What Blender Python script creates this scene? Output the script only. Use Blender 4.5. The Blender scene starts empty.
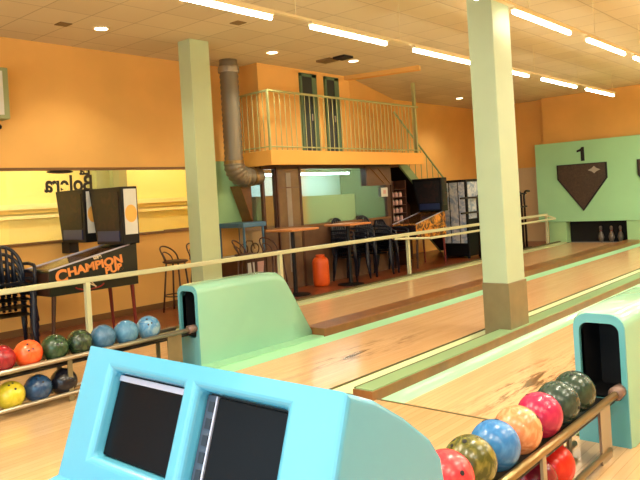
import bpy, bmesh, math, random
from mathutils import Vector, Matrix
random.seed(7)
C = bpy.context.scene.collection
PI = math.pi

# ------------------------------------------------------------------ materials
def lin(c):
    c = c/255.0
    return c/12.92 if c <= 0.04045 else ((c+0.055)/1.055)**2.4
def rgb(r, g, b): return (lin(r), lin(g), lin(b), 1)

def mat(name, col, rough=.5, metal=0, spec=.5, noise=0, nscale=8, bump=0, bscale=60, coat=0, emit=None, estr=0):
    m = bpy.data.materials.new(name); m.use_nodes = True
    nt = m.node_tree; b = nt.nodes['Principled BSDF']
    b.inputs['Base Color'].default_value = col
    b.inputs['Roughness'].default_value = rough
    b.inputs['Metallic'].default_value = metal
    b.inputs['Specular IOR Level'].default_value = spec
    b.inputs['Coat Weight'].default_value = coat
    b.inputs['Coat Roughness'].default_value = .05
    tc = nt.nodes.new('ShaderNodeTexCoord')
    if noise:
        n = nt.nodes.new('ShaderNodeTexNoise'); n.inputs['Scale'].default_value = nscale; n.inputs['Detail'].default_value = 4
        nt.links.new(tc.outputs['Object'], n.inputs['Vector'])
        r = nt.nodes.new('ShaderNodeValToRGB')
        a = [max(0, c*(1-noise)) for c in col[:3]]+[1]; d = [min(1, c*(1+noise)) for c in col[:3]]+[1]
        r.color_ramp.elements[0].color = a; r.color_ramp.elements[1].color = d
        r.color_ramp.elements[0].position = .3; r.color_ramp.elements[1].position = .7
        nt.links.new(n.outputs['Fac'], r.inputs['Fac']); nt.links.new(r.outputs['Color'], b.inputs['Base Color'])
    if bump:
        n2 = nt.nodes.new('ShaderNodeTexNoise'); n2.inputs['Scale'].default_value = bscale
        nt.links.new(tc.outputs['Object'], n2.inputs['Vector'])
        bp = nt.nodes.new('ShaderNodeBump'); bp.inputs['Strength'].default_value = bump; bp.inputs['Distance'].default_value = .01
        nt.links.new(n2.outputs['Fac'], bp.inputs['Height']); nt.links.new(bp.outputs['Normal'], b.inputs['Normal'])
    if emit:
        b.inputs['Emission Color'].default_value = emit; b.inputs['Emission Strength'].default_value = estr
    return m

def wood_floor(name, ca, cb, cline, plank=.06, length=1.8, rough=.22, stain=0, coat=.2):
    """boards running along X: brick texture in object space, with streaky grain and worn marks"""
    m = bpy.data.materials.new(name); m.use_nodes = True
    nt = m.node_tree; b = nt.nodes['Principled BSDF']; L = nt.links.new
    tc = nt.nodes.new('ShaderNodeTexCoord')
    br = nt.nodes.new('ShaderNodeTexBrick')
    br.inputs['Scale'].default_value = 1; br.inputs['Brick Width'].default_value = length; br.inputs['Row Height'].default_value = plank
    br.inputs['Mortar Size'].default_value = .0012; br.inputs['Color1'].default_value = ca; br.inputs['Color2'].default_value = cb
    br.inputs['Mortar'].default_value = cline; br.offset = .37
    L(tc.outputs['Object'], br.inputs['Vector'])
    mp = nt.nodes.new('ShaderNodeMapping'); mp.inputs['Scale'].default_value = (1.2, 22, 1)
    L(tc.outputs['Object'], mp.inputs['Vector'])
    n = nt.nodes.new('ShaderNodeTexNoise'); n.inputs['Scale'].default_value = 1.5; n.inputs['Detail'].default_value = 5
    L(mp.outputs['Vector'], n.inputs['Vector'])
    r = nt.nodes.new('ShaderNodeValToRGB'); r.color_ramp.elements[0].color = (.78, .74, .68, 1); r.color_ramp.elements[1].color = (1.08, 1.06, 1.04, 1)
    L(n.outputs['Fac'], r.inputs['Fac'])
    mx = nt.nodes.new('ShaderNodeMix'); mx.data_type = 'RGBA'; mx.blend_type = 'MULTIPLY'; mx.inputs[0].default_value = .8
    L(br.outputs['Color'], mx.inputs[6]); L(r.outputs['Color'], mx.inputs[7])
    out = mx.outputs[2]
    if stain:
        mp2 = nt.nodes.new('ShaderNodeMapping'); mp2.inputs['Scale'].default_value = (1.1, 7, 1)
        L(tc.outputs['Object'], mp2.inputs['Vector'])
        n2 = nt.nodes.new('ShaderNodeTexNoise'); n2.inputs['Scale'].default_value = 1.3; n2.inputs['Detail'].default_value = 9; n2.inputs['Roughness'].default_value = .72
        L(mp2.outputs['Vector'], n2.inputs['Vector'])
        # worn area sits in the middle of the lane just past the foul line
        sx = nt.nodes.new('ShaderNodeSeparateXYZ'); L(tc.outputs['Object'], sx.inputs[0])
        def band(sock, c, w):
            s = nt.nodes.new('ShaderNodeMath'); s.operation = 'SUBTRACT'; L(sock, s.inputs[0]); s.inputs[1].default_value = c
            a = nt.nodes.new('ShaderNodeMath'); a.operation = 'ABSOLUTE'; L(s.outputs[0], a.inputs[0])
            d = nt.nodes.new('ShaderNodeMapRange'); L(a.outputs[0], d.inputs[0]); d.inputs[1].default_value = 0; d.inputs[2].default_value = w
            d.inputs[3].default_value = 1; d.inputs[4].default_value = 0
            return d.outputs[0]
        bx_, by_ = band(sx.outputs[0], 1.1, 1.5), band(sx.outputs[1], stain[1], .34)
        mu = nt.nodes.new('ShaderNodeMath'); mu.operation = 'MULTIPLY'; L(bx_, mu.inputs[0]); L(by_, mu.inputs[1])
        r2 = nt.nodes.new('ShaderNodeValToRGB'); r2.color_ramp.elements[0].position = .50; r2.color_ramp.elements[1].position = .60
        L(n2.outputs['Fac'], r2.inputs['Fac'])
        mu2 = nt.nodes.new('ShaderNodeMath'); mu2.operation = 'MULTIPLY'; L(mu.outputs[0], mu2.inputs[0]); L(r2.outputs['Color'], mu2.inputs[1])
        mu3 = nt.nodes.new('ShaderNodeMath'); mu3.operation = 'MULTIPLY'; mu3.use_clamp = True; L(mu2.outputs[0], mu3.inputs[0]); mu3.inputs[1].default_value = stain[0]
        m2 = nt.nodes.new('ShaderNodeMix'); m2.data_type = 'RGBA'; L(mu3.outputs[0], m2.inputs[0]); L(out, m2.inputs[6]); m2.inputs[7].default_value = rgb(120, 90, 62)
        out = m2.outputs[2]
    L(out, b.inputs['Base Color'])
    b.inputs['Roughness'].default_value = rough; b.inputs['Coat Weight'].default_value = coat; b.inputs['Coat Roughness'].default_value = .12
    return m

def tile_mat(name, ca, cb, cline, w, h, mortar, rough=.7, shift=(0, 0, 0), off=0):
    m = bpy.data.materials.new(name); m.use_nodes = True
    nt = m.node_tree; b = nt.nodes['Principled BSDF']; L = nt.links.new
    tc = nt.nodes.new('ShaderNodeTexCoord'); mp = nt.nodes.new('ShaderNodeMapping'); mp.inputs['Location'].default_value = shift
    L(tc.outputs['Object'], mp.inputs['Vector'])
    br = nt.nodes.new('ShaderNodeTexBrick'); br.offset = off
    br.inputs['Scale'].default_value = 1; br.inputs['Brick Width'].default_value = w; br.inputs['Row Height'].default_value = h
    br.inputs['Mortar Size'].default_value = mortar; br.inputs['Mortar Smooth'].default_value = .3
    br.inputs['Color1'].default_value = ca; br.inputs['Color2'].default_value = cb; br.inputs['Mortar'].default_value = cline
    L(mp.outputs['Vector'], br.inputs['Vector'])
    L(br.outputs['Color'], b.inputs['Base Color']); b.inputs['Roughness'].default_value = rough
    return m

def marble(name, ca, cb, scale=9, lo=.42, hi=.62, rough=.24):
    m = bpy.data.materials.new(name); m.use_nodes = True
    nt = m.node_tree; b = nt.nodes['Principled BSDF']; L = nt.links.new
    tc = nt.nodes.new('ShaderNodeTexCoord'); n = nt.nodes.new('ShaderNodeTexNoise')
    n.inputs['Scale'].default_value = scale; n.inputs['Detail'].default_value = 5; n.inputs['Distortion'].default_value = 1.4
    L(tc.outputs['Object'], n.inputs['Vector'])
    r = nt.nodes.new('ShaderNodeValToRGB'); r.color_ramp.elements[0].position = lo; r.color_ramp.elements[1].position = hi
    r.color_ramp.elements[0].color = ca; r.color_ramp.elements[1].color = cb
    L(n.outputs['Fac'], r.inputs['Fac']); L(r.outputs['Color'], b.inputs['Base Color'])
    b.inputs['Roughness'].default_value = rough; b.inputs['Coat Weight'].default_value = .08
    return m

def glass(name, col=(1, 1, 1, 1), mixf=.12, rough=.02):
    m = bpy.data.materials.new(name); m.use_nodes = True
    nt = m.node_tree; nt.nodes.clear(); L = nt.links.new
    o = nt.nodes.new('ShaderNodeOutputMaterial'); t = nt.nodes.new('ShaderNodeBsdfTransparent'); g = nt.nodes.new('ShaderNodeBsdfGlossy')
    t.inputs[0].default_value = col; g.inputs['Roughness'].default_value = rough
    x = nt.nodes.new('ShaderNodeMixShader'); x.inputs[0].default_value = mixf
    L(t.outputs[0], x.inputs[1]); L(g.outputs[0], x.inputs[2]); L(x.outputs[0], o.inputs[0])
    return m

M = {}
M['orange'] = mat('orange_paint', rgb(234, 180, 96), .75, noise=.05, nscale=1.5)
M['orange_bright'] = mat('orange_fascia', rgb(244, 180, 84), .6)  # brighter, more saturated orange for the fascia and emblems
M['green'] = mat('green_paint', rgb(158, 205, 150), .5, noise=.03, nscale=3)
M['mask'] = mat('mask_green', rgb(156, 214, 166), .5, noise=.03, nscale=1.5)
M['hood'] = mat('mint_gloss', rgb(138, 192, 166), .22, coat=.4)
M['hood_front'] = mat('mint_daylit_teal', rgb(88, 162, 172), .25, coat=.4)  # cool daylight falling on the hood fronts is put into this colour
M['console'] = mat('cyan_gloss', rgb(84, 164, 196), .22, coat=.4)
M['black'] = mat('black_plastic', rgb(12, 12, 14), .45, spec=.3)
M['navy'] = mat('navy_plastic', rgb(20, 24, 38), .38)
M['blackmetal'] = mat('black_metal', rgb(26, 22, 22), .4, metal=.3)
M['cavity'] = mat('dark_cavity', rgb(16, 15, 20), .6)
M['screen'] = mat('dark_glass', rgb(4, 5, 10), .32, spec=.12)
M['playglass'] = mat('playfield_glass', rgb(96, 62, 36), .12, coat=.6)
M['steel'] = mat('brushed_steel', rgb(176, 168, 150), .35, metal=.85)
M['brass'] = mat('brassy_steel', rgb(150, 128, 84), .3, metal=.7)
M['silver'] = mat('silver_trim', rgb(190, 192, 214), .3, metal=.3)
M['greyp'] = mat('grey_plastic', rgb(60, 72, 92), .5)
M['cream'] = mat('cream_paint', rgb(210, 208, 168), .45)
M['col'] = mat('column_cream', rgb(166, 184, 154), .5, noise=.02, nscale=4)
M['colg'] = mat('column_green', rgb(184, 200, 156), .5, noise=.02, nscale=4)
M['clad'] = mat('column_cladding', rgb(116, 104, 72), .35, noise=.14, nscale=5, coat=.2)
M['brown'] = mat('brown_wood', rgb(132, 84, 40), .35, noise=.2, nscale=6, coat=.2)
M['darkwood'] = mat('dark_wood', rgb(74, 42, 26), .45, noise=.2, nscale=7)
M['counterwood'] = mat('red_brown_wood', rgb(104, 74, 52), .5, noise=.15, nscale=6)
M['trimwood'] = mat('trim_brown', rgb(122, 84, 42), .5)
M['gutter'] = mat('gutter_green', rgb(152, 212, 172), .28, coat=.3)
M['guttercream'] = mat('gutter_cream', rgb(196, 216, 168), .3, coat=.3)
M['dividertop'] = mat('divider_green', rgb(140, 178, 132), .3, coat=.2)
M['kerb'] = mat('kerb_cream', rgb(190, 196, 150), .4)
M['line'] = mat('dark_seam', rgb(92, 84, 48), .5)
M['rope'] = mat('dark_red_plastic', rgb(110, 30, 24), .4)
M['approach'] = wood_floor('approach_wood', rgb(206, 174, 130), rgb(196, 162, 118), rgb(164, 128, 88), .06, 1.6, .16)
M['lane'] = wood_floor('lane_wood', rgb(230, 190, 144), rgb(222, 180, 134), rgb(200, 156, 112), .045, 2.4, .2)
M['lane_worn'] = wood_floor('lane_wood_worn', rgb(232, 192, 148), rgb(224, 182, 138), rgb(204, 160, 116), .045, 2.4, .2, stain=(1.7, -.05))
M['lane_mid'] = wood_floor('lane_wood_mid', rgb(232, 192, 146), rgb(224, 182, 136), rgb(204, 160, 114), .045, 2.4, .2, stain=(1.2, 0))
M['red_floor'] = tile_mat('terracotta', rgb(134, 68, 36), rgb(120, 58, 30), rgb(84, 44, 26), .3, .3, .006, .3)
M['ceiling'] = tile_mat('ceiling_tiles', rgb(222, 208, 172), rgb(212, 197, 160), rgb(176, 160, 124), .6, .6, .007, .85, shift=(-.27, -.15, 0))
M['tube'] = mat('lit_tube', rgb(255, 245, 225), .5, emit=(1, .93, .77, 1), estr=28)
M['tube_cool'] = mat('lit_cool_tube', rgb(235, 250, 255), .5, emit=(.8, .96, 1, 1), estr=17)
M['spot'] = mat('lit_spot', rgb(255, 240, 220), .5, emit=(1, .86, .62, 1), estr=14)
M['lamp_body'] = mat('lamp_body', rgb(222, 206, 160), .5)
M['darkvent'] = mat('dark_vent', rgb(130, 106, 66), .7)
M['duct'] = mat('duct_metal', rgb(132, 124, 104), .4, metal=.45)
M['yellow'] = mat('yellow_paint', rgb(242, 230, 150), .7)
M['ledge'] = mat('pale_yellow', rgb(250, 240, 176), .6)
M['ledge_dark'] = mat('mustard', rgb(234, 212, 120), .6)
M['rail'] = mat('pale_rail_paint', rgb(204, 206, 164), .4)
M['balrail'] = mat('green_rail_paint', rgb(174, 176, 116), .45)
M['stringer'] = mat('stringer_green', rgb(140, 164, 112), .5)
M['doorgreen'] = mat('door_frame_green', rgb(88, 116, 84), .5)
M['doordark'] = mat('door_dark', rgb(24, 36, 36), .35)
M['kitchenwall'] = mat('pale_cyan_wall', rgb(206, 226, 222), .5)
M['olive'] = mat('olive_panel', rgb(176, 178, 134), .6)
M['glass'] = glass('window_glass', (1, 1, 1, 1), .06)
M['kglass'] = glass('kitchen_glass', (.92, .97, .95, 1), .14, .05)
M['brownglass'] = mat('brown_laminate', rgb(104, 84, 66), .22, noise=.25, nscale=3, coat=.5)
M['door_reflection'] = mat('door_reflection_grey', rgb(132, 128, 124), .2, noise=.2, nscale=3, coat=.5)
M['gas'] = mat('orange_gas', rgb(222, 88, 22), .4)
M['blue'] = mat('blue_paint', rgb(62, 108, 138), .4)
M['white'] = mat('white_plastic', rgb(214, 214, 204), .4)
M['pink'] = mat('pink_paper', rgb(214, 170, 158), .7)
M['art_dark'] = marble('art_dark', rgb(8, 6, 9), rgb(58, 28, 22), 7, .5, .8, .6)
M['art_orange'] = marble('art_orange', rgb(70, 30, 14), rgb(226, 150, 50), 7, .42, .58, .3)
M['art_red'] = marble('art_red', rgb(18, 12, 12), rgb(120, 36, 30), 9, .52, .72, .4)
M['cab'] = mat('cabinet_green_black', rgb(26, 32, 24), .35)
M['cabfront'] = mat('cabinet_front', rgb(62, 36, 24), .45)
M['txt'] = mat('letter_orange', rgb(226, 140, 66), .5)
M['txtw'] = mat('letter_cream', rgb(226, 206, 170), .5)
M['txtk'] = mat('letter_black', rgb(26, 22, 20), .5)
M['logo_red'] = mat('logo_red', rgb(150, 34, 30), .5)
M['vend_blue'] = marble('vend_panel', rgb(150, 172, 204), rgb(222, 226, 232), 6, .4, .6, .3)
M['shield'] = marble('shield_face', rgb(62, 50, 42), rgb(82, 66, 52), 16, .4, .7, .45)
M['shield_edge'] = mat('shield_edge', rgb(24, 28, 20), .4)
M['logo'] = mat('logo_grey', rgb(170, 164, 148), .4)
M['pin'] = mat('pin_shaded_grey', rgb(96, 90, 84), .3)  # darkened to grey so the pins carry the shade of the pit
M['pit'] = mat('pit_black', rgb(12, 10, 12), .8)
M['wainscot'] = mat('wainscot_cream', rgb(206, 186, 146), .6)
M['tabletop'] = mat('table_top', rgb(196, 126, 66), .4)
M['concrete'] = mat('back_wall_paint', rgb(206, 190, 150), .8)
M['skyframe'] = mat('window_frame_white', rgb(225, 225, 220), .5)
M['grey_green'] = mat('grey_green_pillar', rgb(150, 160, 112), .6)
M['capmetal'] = mat('pink_grey_cap', rgb(120, 98, 90), .45, metal=.3)

# ------------------------------------------------------------------ mesh helpers
def NB(): return bmesh.new()
def box(bm, x0, x1, y0, y1, z0, z1, mi=0):
    vs = [bm.verts.new((x, y, z)) for z in (z0, z1) for x, y in ((x0, y0), (x1, y0), (x1, y1), (x0, y1))]
    fs = [(0, 3, 2, 1), (4, 5, 6, 7), (0, 1, 5, 4), (1, 2, 6, 5), (2, 3, 7, 6), (3, 0, 4, 7)]
    for f in fs: bm.faces.new([vs[i] for i in f]).material_index = mi
    return bm
def prism(bm, pts, axis, a0, a1, mi=0):
    """pts 2D polygon; axis 'y': pts=(x,z); 'x': pts=(y,z); 'z': pts=(x,y)"""
    def P(p, a): return {'y': (p[0], a, p[1]), 'x': (a, p[0], p[1]), 'z': (p[0], p[1], a)}[axis]
    A = [bm.verts.new(P(p, a0)) for p in pts]; B = [bm.verts.new(P(p, a1)) for p in pts]
    bm.faces.new(A).material_index = mi; bm.faces.new(B[::-1]).material_index = mi
    n = len(pts)
    for i in range(n): bm.faces.new((A[i], B[i], B[(i+1) % n], A[(i+1) % n])).material_index = mi
    return bm
def tube(bm, pts, r, seg=8, closed=False, mi=0):
    pts = [Vector(p) for p in pts]; n = len(pts); rings = []
    prev = None
    for i, p in enumerate(pts):
        if closed: t = (pts[(i+1) % n]-pts[i-1])
        else: t = pts[min(i+1, n-1)]-pts[max(i-1, 0)]
        t.normalize()
        if prev is None:
            u = t.orthogonal().normalized()
        else:
            u = (prev-t*prev.dot(t))
            u = u.normalized() if u.length > 1e-6 else t.orthogonal().normalized()
        prev = u; v = t.cross(u)
        rr = r[i] if isinstance(r, (list, tuple)) else r
        rings.append([bm.verts.new(p+(u*math.cos(2*PI*k/seg)+v*math.sin(2*PI*k/seg))*rr) for k in range(seg)])
    m = n if closed else n-1
    for i in range(m):
        a, b = rings[i], rings[(i+1) % n]
        for k in range(seg):
            bm.faces.new((a[k], a[(k+1) % seg], b[(k+1) % seg], b[k])).material_index = mi
    if not closed:
        bm.faces.new(rings[0][::-1]).material_index = mi; bm.faces.new(rings[-1]).material_index = mi
    return bm
def lathe(bm, prof, c=(0, 0, 0), seg=24, mi=0):
    """prof: list of (r,z)"""
    rings = []
    for r, z in prof:
        if r < 1e-5: rings.append([bm.verts.new((c[0], c[1], c[2]+z))])
        else: rings.append([bm.verts.new((c[0]+r*math.cos(2*PI*k/seg), c[1]+r*math.sin(2*PI*k/seg), c[2]+z)) for k in range(seg)])
    for a, b in zip(rings[:-1], rings[1:]):
        for k in range(seg):
            k2 = (k+1) % seg
            if len(a) == 1 and len(b) == 1: continue
            if len(a) == 1: f = (a[0], b[k2], b[k])
            elif len(b) == 1: f = (a[k], a[k2], b[0])
            else: f = (a[k], a[k2], b[k2], b[k])
            bm.faces.new(f).material_index = mi
    if len(rings[0]) > 1: bm.faces.new(rings[0][::-1]).material_index = mi
    if len(rings[-1]) > 1: bm.faces.new(rings[-1]).material_index = mi
    return bm
def obj(name, bm, m, parent=None, bevel=0, seg=2, smooth=False, world=True):
    """world=True: the mesh was written in room coordinates and is moved into its thing's frame"""
    bmesh.ops.recalc_face_normals(bm, faces=bm.faces)
    if world and parent is not None:
        off = Vector((0, 0, 0)); p = parent
        while p is not None: off += p.location; p = p.parent
        bmesh.ops.translate(bm, verts=bm.verts, vec=-off)
    me = bpy.data.meshes.new(name); bm.to_mesh(me); bm.free()
    for x in (m if isinstance(m, (list, tuple)) else [m]): me.materials.append(M[x] if isinstance(x, str) else x)
    o = bpy.data.objects.new(name, me); C.objects.link(o)
    if parent is not None: o.parent = parent
    if smooth:
        for p in me.polygons: p.use_smooth = True
    if bevel:
        b = o.modifiers.new('bevel', 'BEVEL'); b.width = bevel; b.segments = seg; b.limit_method = 'ANGLE'; b.angle_limit = math.radians(35)
        b.harden_normals = False
    return o
def origin(o, loc):
    """put a single-mesh thing's origin at its base"""
    v = Vector(loc); o.data.transform(Matrix.Translation(-v)); o.location = v; return o
def tag(o, label, cat, group=None, kind=None):
    o['label'] = label; o['category'] = cat
    if group: o['group'] = group
    if kind: o['kind'] = kind
    return o
def thing(name, label, cat, loc=(0, 0, 0), rz=0, group=None):
    o = bpy.data.objects.new(name, None); C.objects.link(o); o.location = loc; o.rotation_euler = (0, 0, rz); o.empty_display_size = .1
    return tag(o, label, cat, group)
def struct(name, bm, m, parent=None, **k):
    o = obj(name, bm, m, parent, **k); o['kind'] = 'structure'; return o
def dup(root, loc, rz=None, label=None, group=None):
    r = root.copy(); C.objects.link(r); r.location = loc
    if rz is not None: r.rotation_euler = (0, 0, rz)
    if label: r['label'] = label
    if group: r['group'] = group
    for ch in list(root.children):
        c = ch.copy(); C.objects.link(c); c.parent = r
        for g in list(ch.children):
            d = g.copy(); C.objects.link(d); d.parent = c
    return r
def text_mesh(name, body, size, m, mw, parent, extrude=.002, align='CENTER', bold=0, local=False):
    """lettering as a mesh; mw maps text plane (x right, y up) into room or parent space"""
    cu = bpy.data.curves.new(name, 'FONT'); cu.body = body; cu.size = size; cu.extrude = extrude; cu.align_x = align; cu.offset = bold
    to = bpy.data.objects.new(name+'_tmp', cu); C.objects.link(to)
    bpy.context.view_layer.update()
    me = bpy.data.meshes.new_from_object(to.evaluated_get(bpy.context.evaluated_depsgraph_get()))
    bpy.data.objects.remove(to); bpy.data.curves.remove(cu)
    me.transform(mw)
    if parent is not None and not local:
        off = Vector((0, 0, 0)); p = parent
        while p is not None: off += p.location; p = p.parent
        me.transform(Matrix.Translation(-off))
    if mw.determinant() < 0: me.flip_normals()
    me.materials.clear(); me.materials.append(M[m]); me.name = name
    o = bpy.data.objects.new(name, me); C.objects.link(o); o.parent = parent
    return o
def plane_frame(o, right, up):
    r = Vector(right).normalized(); u = Vector(up).normalized(); n = r.cross(u)
    m = Matrix.Identity(4)
    for i in range(3): m[i][0] = Vector(right)[i]; m[i][1] = u[i]; m[i][2] = n[i]; m[i][3] = o[i]
    return m

# ------------------------------------------------------------------ room shell
CZ = 3.93
WX = 18.4
GY = -0.12
bm = NB(); box(bm, -4, 4.18, -5, 7.13, GY, 0); o = struct('floor', bm, 'approach')
bm = NB(); box(bm, -4, WX, 7.16, 9.9, GY, 0.0); o = struct('floor', bm, 'red_floor')
bm = NB(); box(bm, 4.18, WX, -5, 7.16, GY-.05, GY); o = struct('floor', bm, 'approach')
bm = NB(); box(bm, 4.18, WX, -5, 1.3, GY, 0); o = struct('floor', bm, 'approach')
bm = NB(); box(bm, -4.2, WX+.2, -5.2, 10, CZ, CZ+.15); struct('ceiling', bm, 'ceiling')
# left wall with the long window
bm = NB()
box(bm, -4, 7.08, 8.9, 9.05, 0, 1.19); box(bm, -4, 2.0, 8.9, 9.05, 1.19, 2.19); box(bm, -4, 7.08, 8.9, 9.05, 2.19, CZ)
box(bm, 7.08, 8.1, 8.9, 9.05, 0, CZ)
struct('wall_left', bm, 'orange')
bm = NB(); box(bm, 7.1, 8.1, 8.888, 8.9, 1.22, 2.3); struct('trim_1', bm, 'green')
bm = NB(); box(bm, 6.45, 8.1, 8.87, 8.9, 1.17, 1.22); struct('trim_2', bm, 'trimwood')
bm = NB(); box(bm, 7.04, 7.1, 8.87, 8.9, 1.17, 2.2); struct('trim_3', bm, 'trimwood')
bm = NB(); box(bm, -4, 8.1, 8.875, 8.9, 0, .09); struct('baseboard_left', bm, 'trimwood')
w = struct('window_1', box(box(NB(), 2.0, 7.08, 8.86, 9.0, 1.17, 1.205), 2.0, 7.08, 8.86, 9.0, 2.17, 2.205), 'trimwood')
bm = NB(); box(bm, 2.0, 7.08, 8.95, 8.956, 1.205, 2.17); obj('window_pane', bm, 'glass', w)
# mirrored shop lettering on the pane
mw = plane_frame((4.93, 8.945, 1.875), (-1.0, 0, 0), (0, 0, 1)); mw[0][2], mw[1][2], mw[2][2] = 0, 1, 0
mw = mw @ Matrix.Diagonal((.9, 1.05, 1, 1))
text_mesh('window_lettering', 'Bolera', .31, 'txtk', mw, w, bold=.008)
mw2 = mw.copy(); mw2.translation = (5.18, 8.945, 2.11)
text_mesh('window_lettering', 'La', .2, 'txtk', mw2, w, bold=.006)
bm = NB(); lathe(bm, [(.0, 0), (.2, 0), (.2, .012), (0, .012)], (0, 0, 0), 24)
bmesh.ops.scale(bm, vec=(1, .12, 1), verts=bm.verts)
bmesh.ops.rotate(bm, cent=(0, 0, 0), matrix=Matrix.Rotation(PI/2, 3, 'X'), verts=bm.verts)
bmesh.ops.translate(bm, vec=(4.8, 8.95, 2.15), verts=bm.verts); obj('window_emblem', bm, 'txtk', w)
# room behind the window
bm = NB(); box(bm, 1.6, 8.1, 10.0, 10.1, .3, 2.9); struct('wall_outer_left', bm, 'yellow')
bm = NB(); box(bm, 1.6, 8.1, 9.05, 10.0, .3, .35); box(bm, 1.6, 8.1, 9.05, 10.0, 2.85, 2.9); box(bm, 1.5, 1.6, 9.05, 10.1, .3, 2.9)
box(bm, 8.1, 8.2, 9.05, 10.1, .3, 2.9); struct('wall_outer_side', bm, 'yellow')
bm = NB(); box(bm, 1.6, 8.1, 9.93, 10, 1.60, 1.66); struct('trim_4', bm, 'ledge_dark')
bm = NB(); box(bm, 1.6, 8.1, 9.90, 10, 1.66, 1.74); struct('trim_5', bm, 'ledge')
bm = NB(); box(bm, 1.6, 8.1, 9.93, 10, 1.52, 1.57); struct('trim_6', bm, 'ledge')
bm = NB(); box(bm, 5.72, 5.95, 9.55, 9.85, .35, 2.85); box(bm, 5.95, 6.2, 9.45, 9.85, .35, 2.85)
tag(obj('window_pillar', bm, 'grey_green'), 'grey-green pillar seen through the long yellow window behind the mirrored lettering', 'pillar')
t = thing('fill_strip_lamp', 'unseen strip lamp added to light the yellow room behind the long window', 'lamp', (3.8, 9.3, 2.8))  # added lamp, out of view, that brightens the yellow room
obj('tube', box(NB(), 1.8, 7.9, 9.2, 9.26, 2.78, 2.83), mat('strip_glow', rgb(255, 240, 200), emit=(1, .95, .84, 1), estr=24), t)
# far left walls: room with the doors, diagonal wall and the wall behind the stairs
bm = NB(); box(bm, 8.1, 8.25, 8.28, 8.9, 2.24, CZ); box(bm, 8.25, 10.6, 8.28, 8.43, 2.24, CZ); struct('wall_mezzanine', bm, 'orange')
bm = NB(); prism(bm, [(10.6, 8.28), (14.2, 9.7), (14.1, 9.85), (10.45, 8.43)], 'z', 2.24, CZ); struct('wall_diagonal', bm, 'orange')
bm = NB(); box(bm, 8.25, WX, 9.7, 9.85, 0, CZ); struct('wall_far_left', bm, 'orange')
bm = NB(); box(bm, WX, WX+.15, 7.55, 9.9, 0, CZ); box(bm, WX-.25, WX+.15, -5, 7.55, 0, CZ); struct('wall_front', bm, 'orange')
bm = NB(); box(bm, WX-.02, WX, 7.62, 9.7, 0, 2.08); struct('trim_7', bm, 'wainscot')
bm = NB(); box(bm, -4, WX, -5.15, -5, 0, CZ); struct('wall_right', bm, 'orange')
bm = NB(); box(bm, -4.15, -4, -5, 9.05, 0, .9); box(bm, -4.15, -4, -5, 9.05, 3.3, CZ); box(bm, -4.15, -4, -5, -4, .9, 3.3); box(bm, -4.15, -4, 7.5, 9.05, .9, 3.3)
struct('wall_back', bm, 'concrete')
bm = NB(); 
for k in range(6): y = -4+11.5*k/5; box(bm, -4.12, -4.04, y-.04, y+.04, .9, 3.3)
w2 = struct('window_2', bm, 'skyframe')
# ceiling beam at the end of the upstairs room
bm = NB(); prism(bm, [(10.45, 8.28), (10.62, 8.28), (10.98, 6.85), (10.84, 6.8)], 'z', CZ-.08, CZ); struct('trim_8', bm, 'orange')

# ------------------------------------------------------------------ lanes
def lane(ymin, ymax, m, label, gl, gr):
    t = thing('bowling_lane', label, 'bowling lane', (4.2, (ymin+ymax)/2, 0), group=None)
    obj('lane_bed', box(NB(), 4.19, WX-.45, ymin+.014, ymax, GY, 0), m, t)
    obj('lane_seam', box(NB(), 4.19, WX-.45, ymin, ymin+.014, GY, .001), 'line', t)
    for (a, b, mm) in ((gl), (gr)):
        bm = NB(); n = 10; pts = []
        for k in range(n+1):
            f = k/n; pts.append((a+(b-a)*f, -.012-.055*math.sin(PI*f)))
        pts += [(b, GY), (a, GY)]
        prism(bm, pts, 'x', 4.19, WX-.45); obj('gutter', bm, mm, t, smooth=False)
    return t
lane(5.70, 6.88, 'lane', 'far left bowling lane, beside the pale kerb and guard rail', (6.88, 6.93, 'guttercream'), (5.43, 5.70, 'guttercream'))
lane(3.67, 4.84, 'lane_mid', 'middle bowling lane, between the mint ball return hood and the square column', (4.84, 5.12, 'gutter'), (3.36, 3.67, 'guttercream'))
lane(1.87, 2.93, 'lane_worn', 'nearest bowling lane with dark worn marks, behind the right-hand ball rack', (2.93, 3.17, 'gutter'), (1.66, 1.87, 'guttercream'))
def simple(name, bm, m, label, cat, base=None, group=None, **k):
    o = obj(name, bm, m, **k)
    if base: origin(o, base)
    return tag(o, label, cat, group)
t = thing('lane_kerb', 'pale cream kerb edging the far left lane below the guard rail', 'kerb', (11, 7.04, GY))
obj('kerb_top', box(NB(), 4.2, WX-.4, 6.93, 7.16, GY, .025), 'kerb', t, bevel=.008)
obj('kerb_seam', box(NB(), 4.2, WX-.4, 7.10, 7.16, .025, .05), 'line', t)
simple('track_cover', box(NB(), 5.83, WX-.45, 5.12, 5.43, GY, .08), 'brown', 'brown wooden ball track cover running between the far left and middle lanes', 'track cover', (11, 5.27, GY), bevel=.008)
simple('hood_ledge', box(NB(), 4.2, 5.82, 5.12, 5.43, GY, .002), 'gutter', 'pale green ledge under the left mint ball return hood', 'ledge', (5, 5.27, GY))
t = thing('lane_divider', 'low green-topped divider with brown side between the middle and nearest lanes', 'divider', (11, 3.25, GY))
obj('divider_side', box(NB(), 4.12, WX-.45, 3.17, 3.36, GY, .066), 'brown', t)
obj('divider_top', box(NB(), 4.14, WX-.45, 3.185, 3.345, .066, .076), 'dividertop', t)
obj('divider_seam', box(NB(), 4.14, WX-.45, 3.345, 3.36, .066, .078), 'line', t)
simple('track_cover', box(NB(), 5.9, WX-.45, 1.32, 1.66, GY, .08), 'brown', 'brown wooden ball track cover behind the right-hand teal ball return hood', 'track cover', (11, 1.49, GY), bevel=.008)
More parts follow.
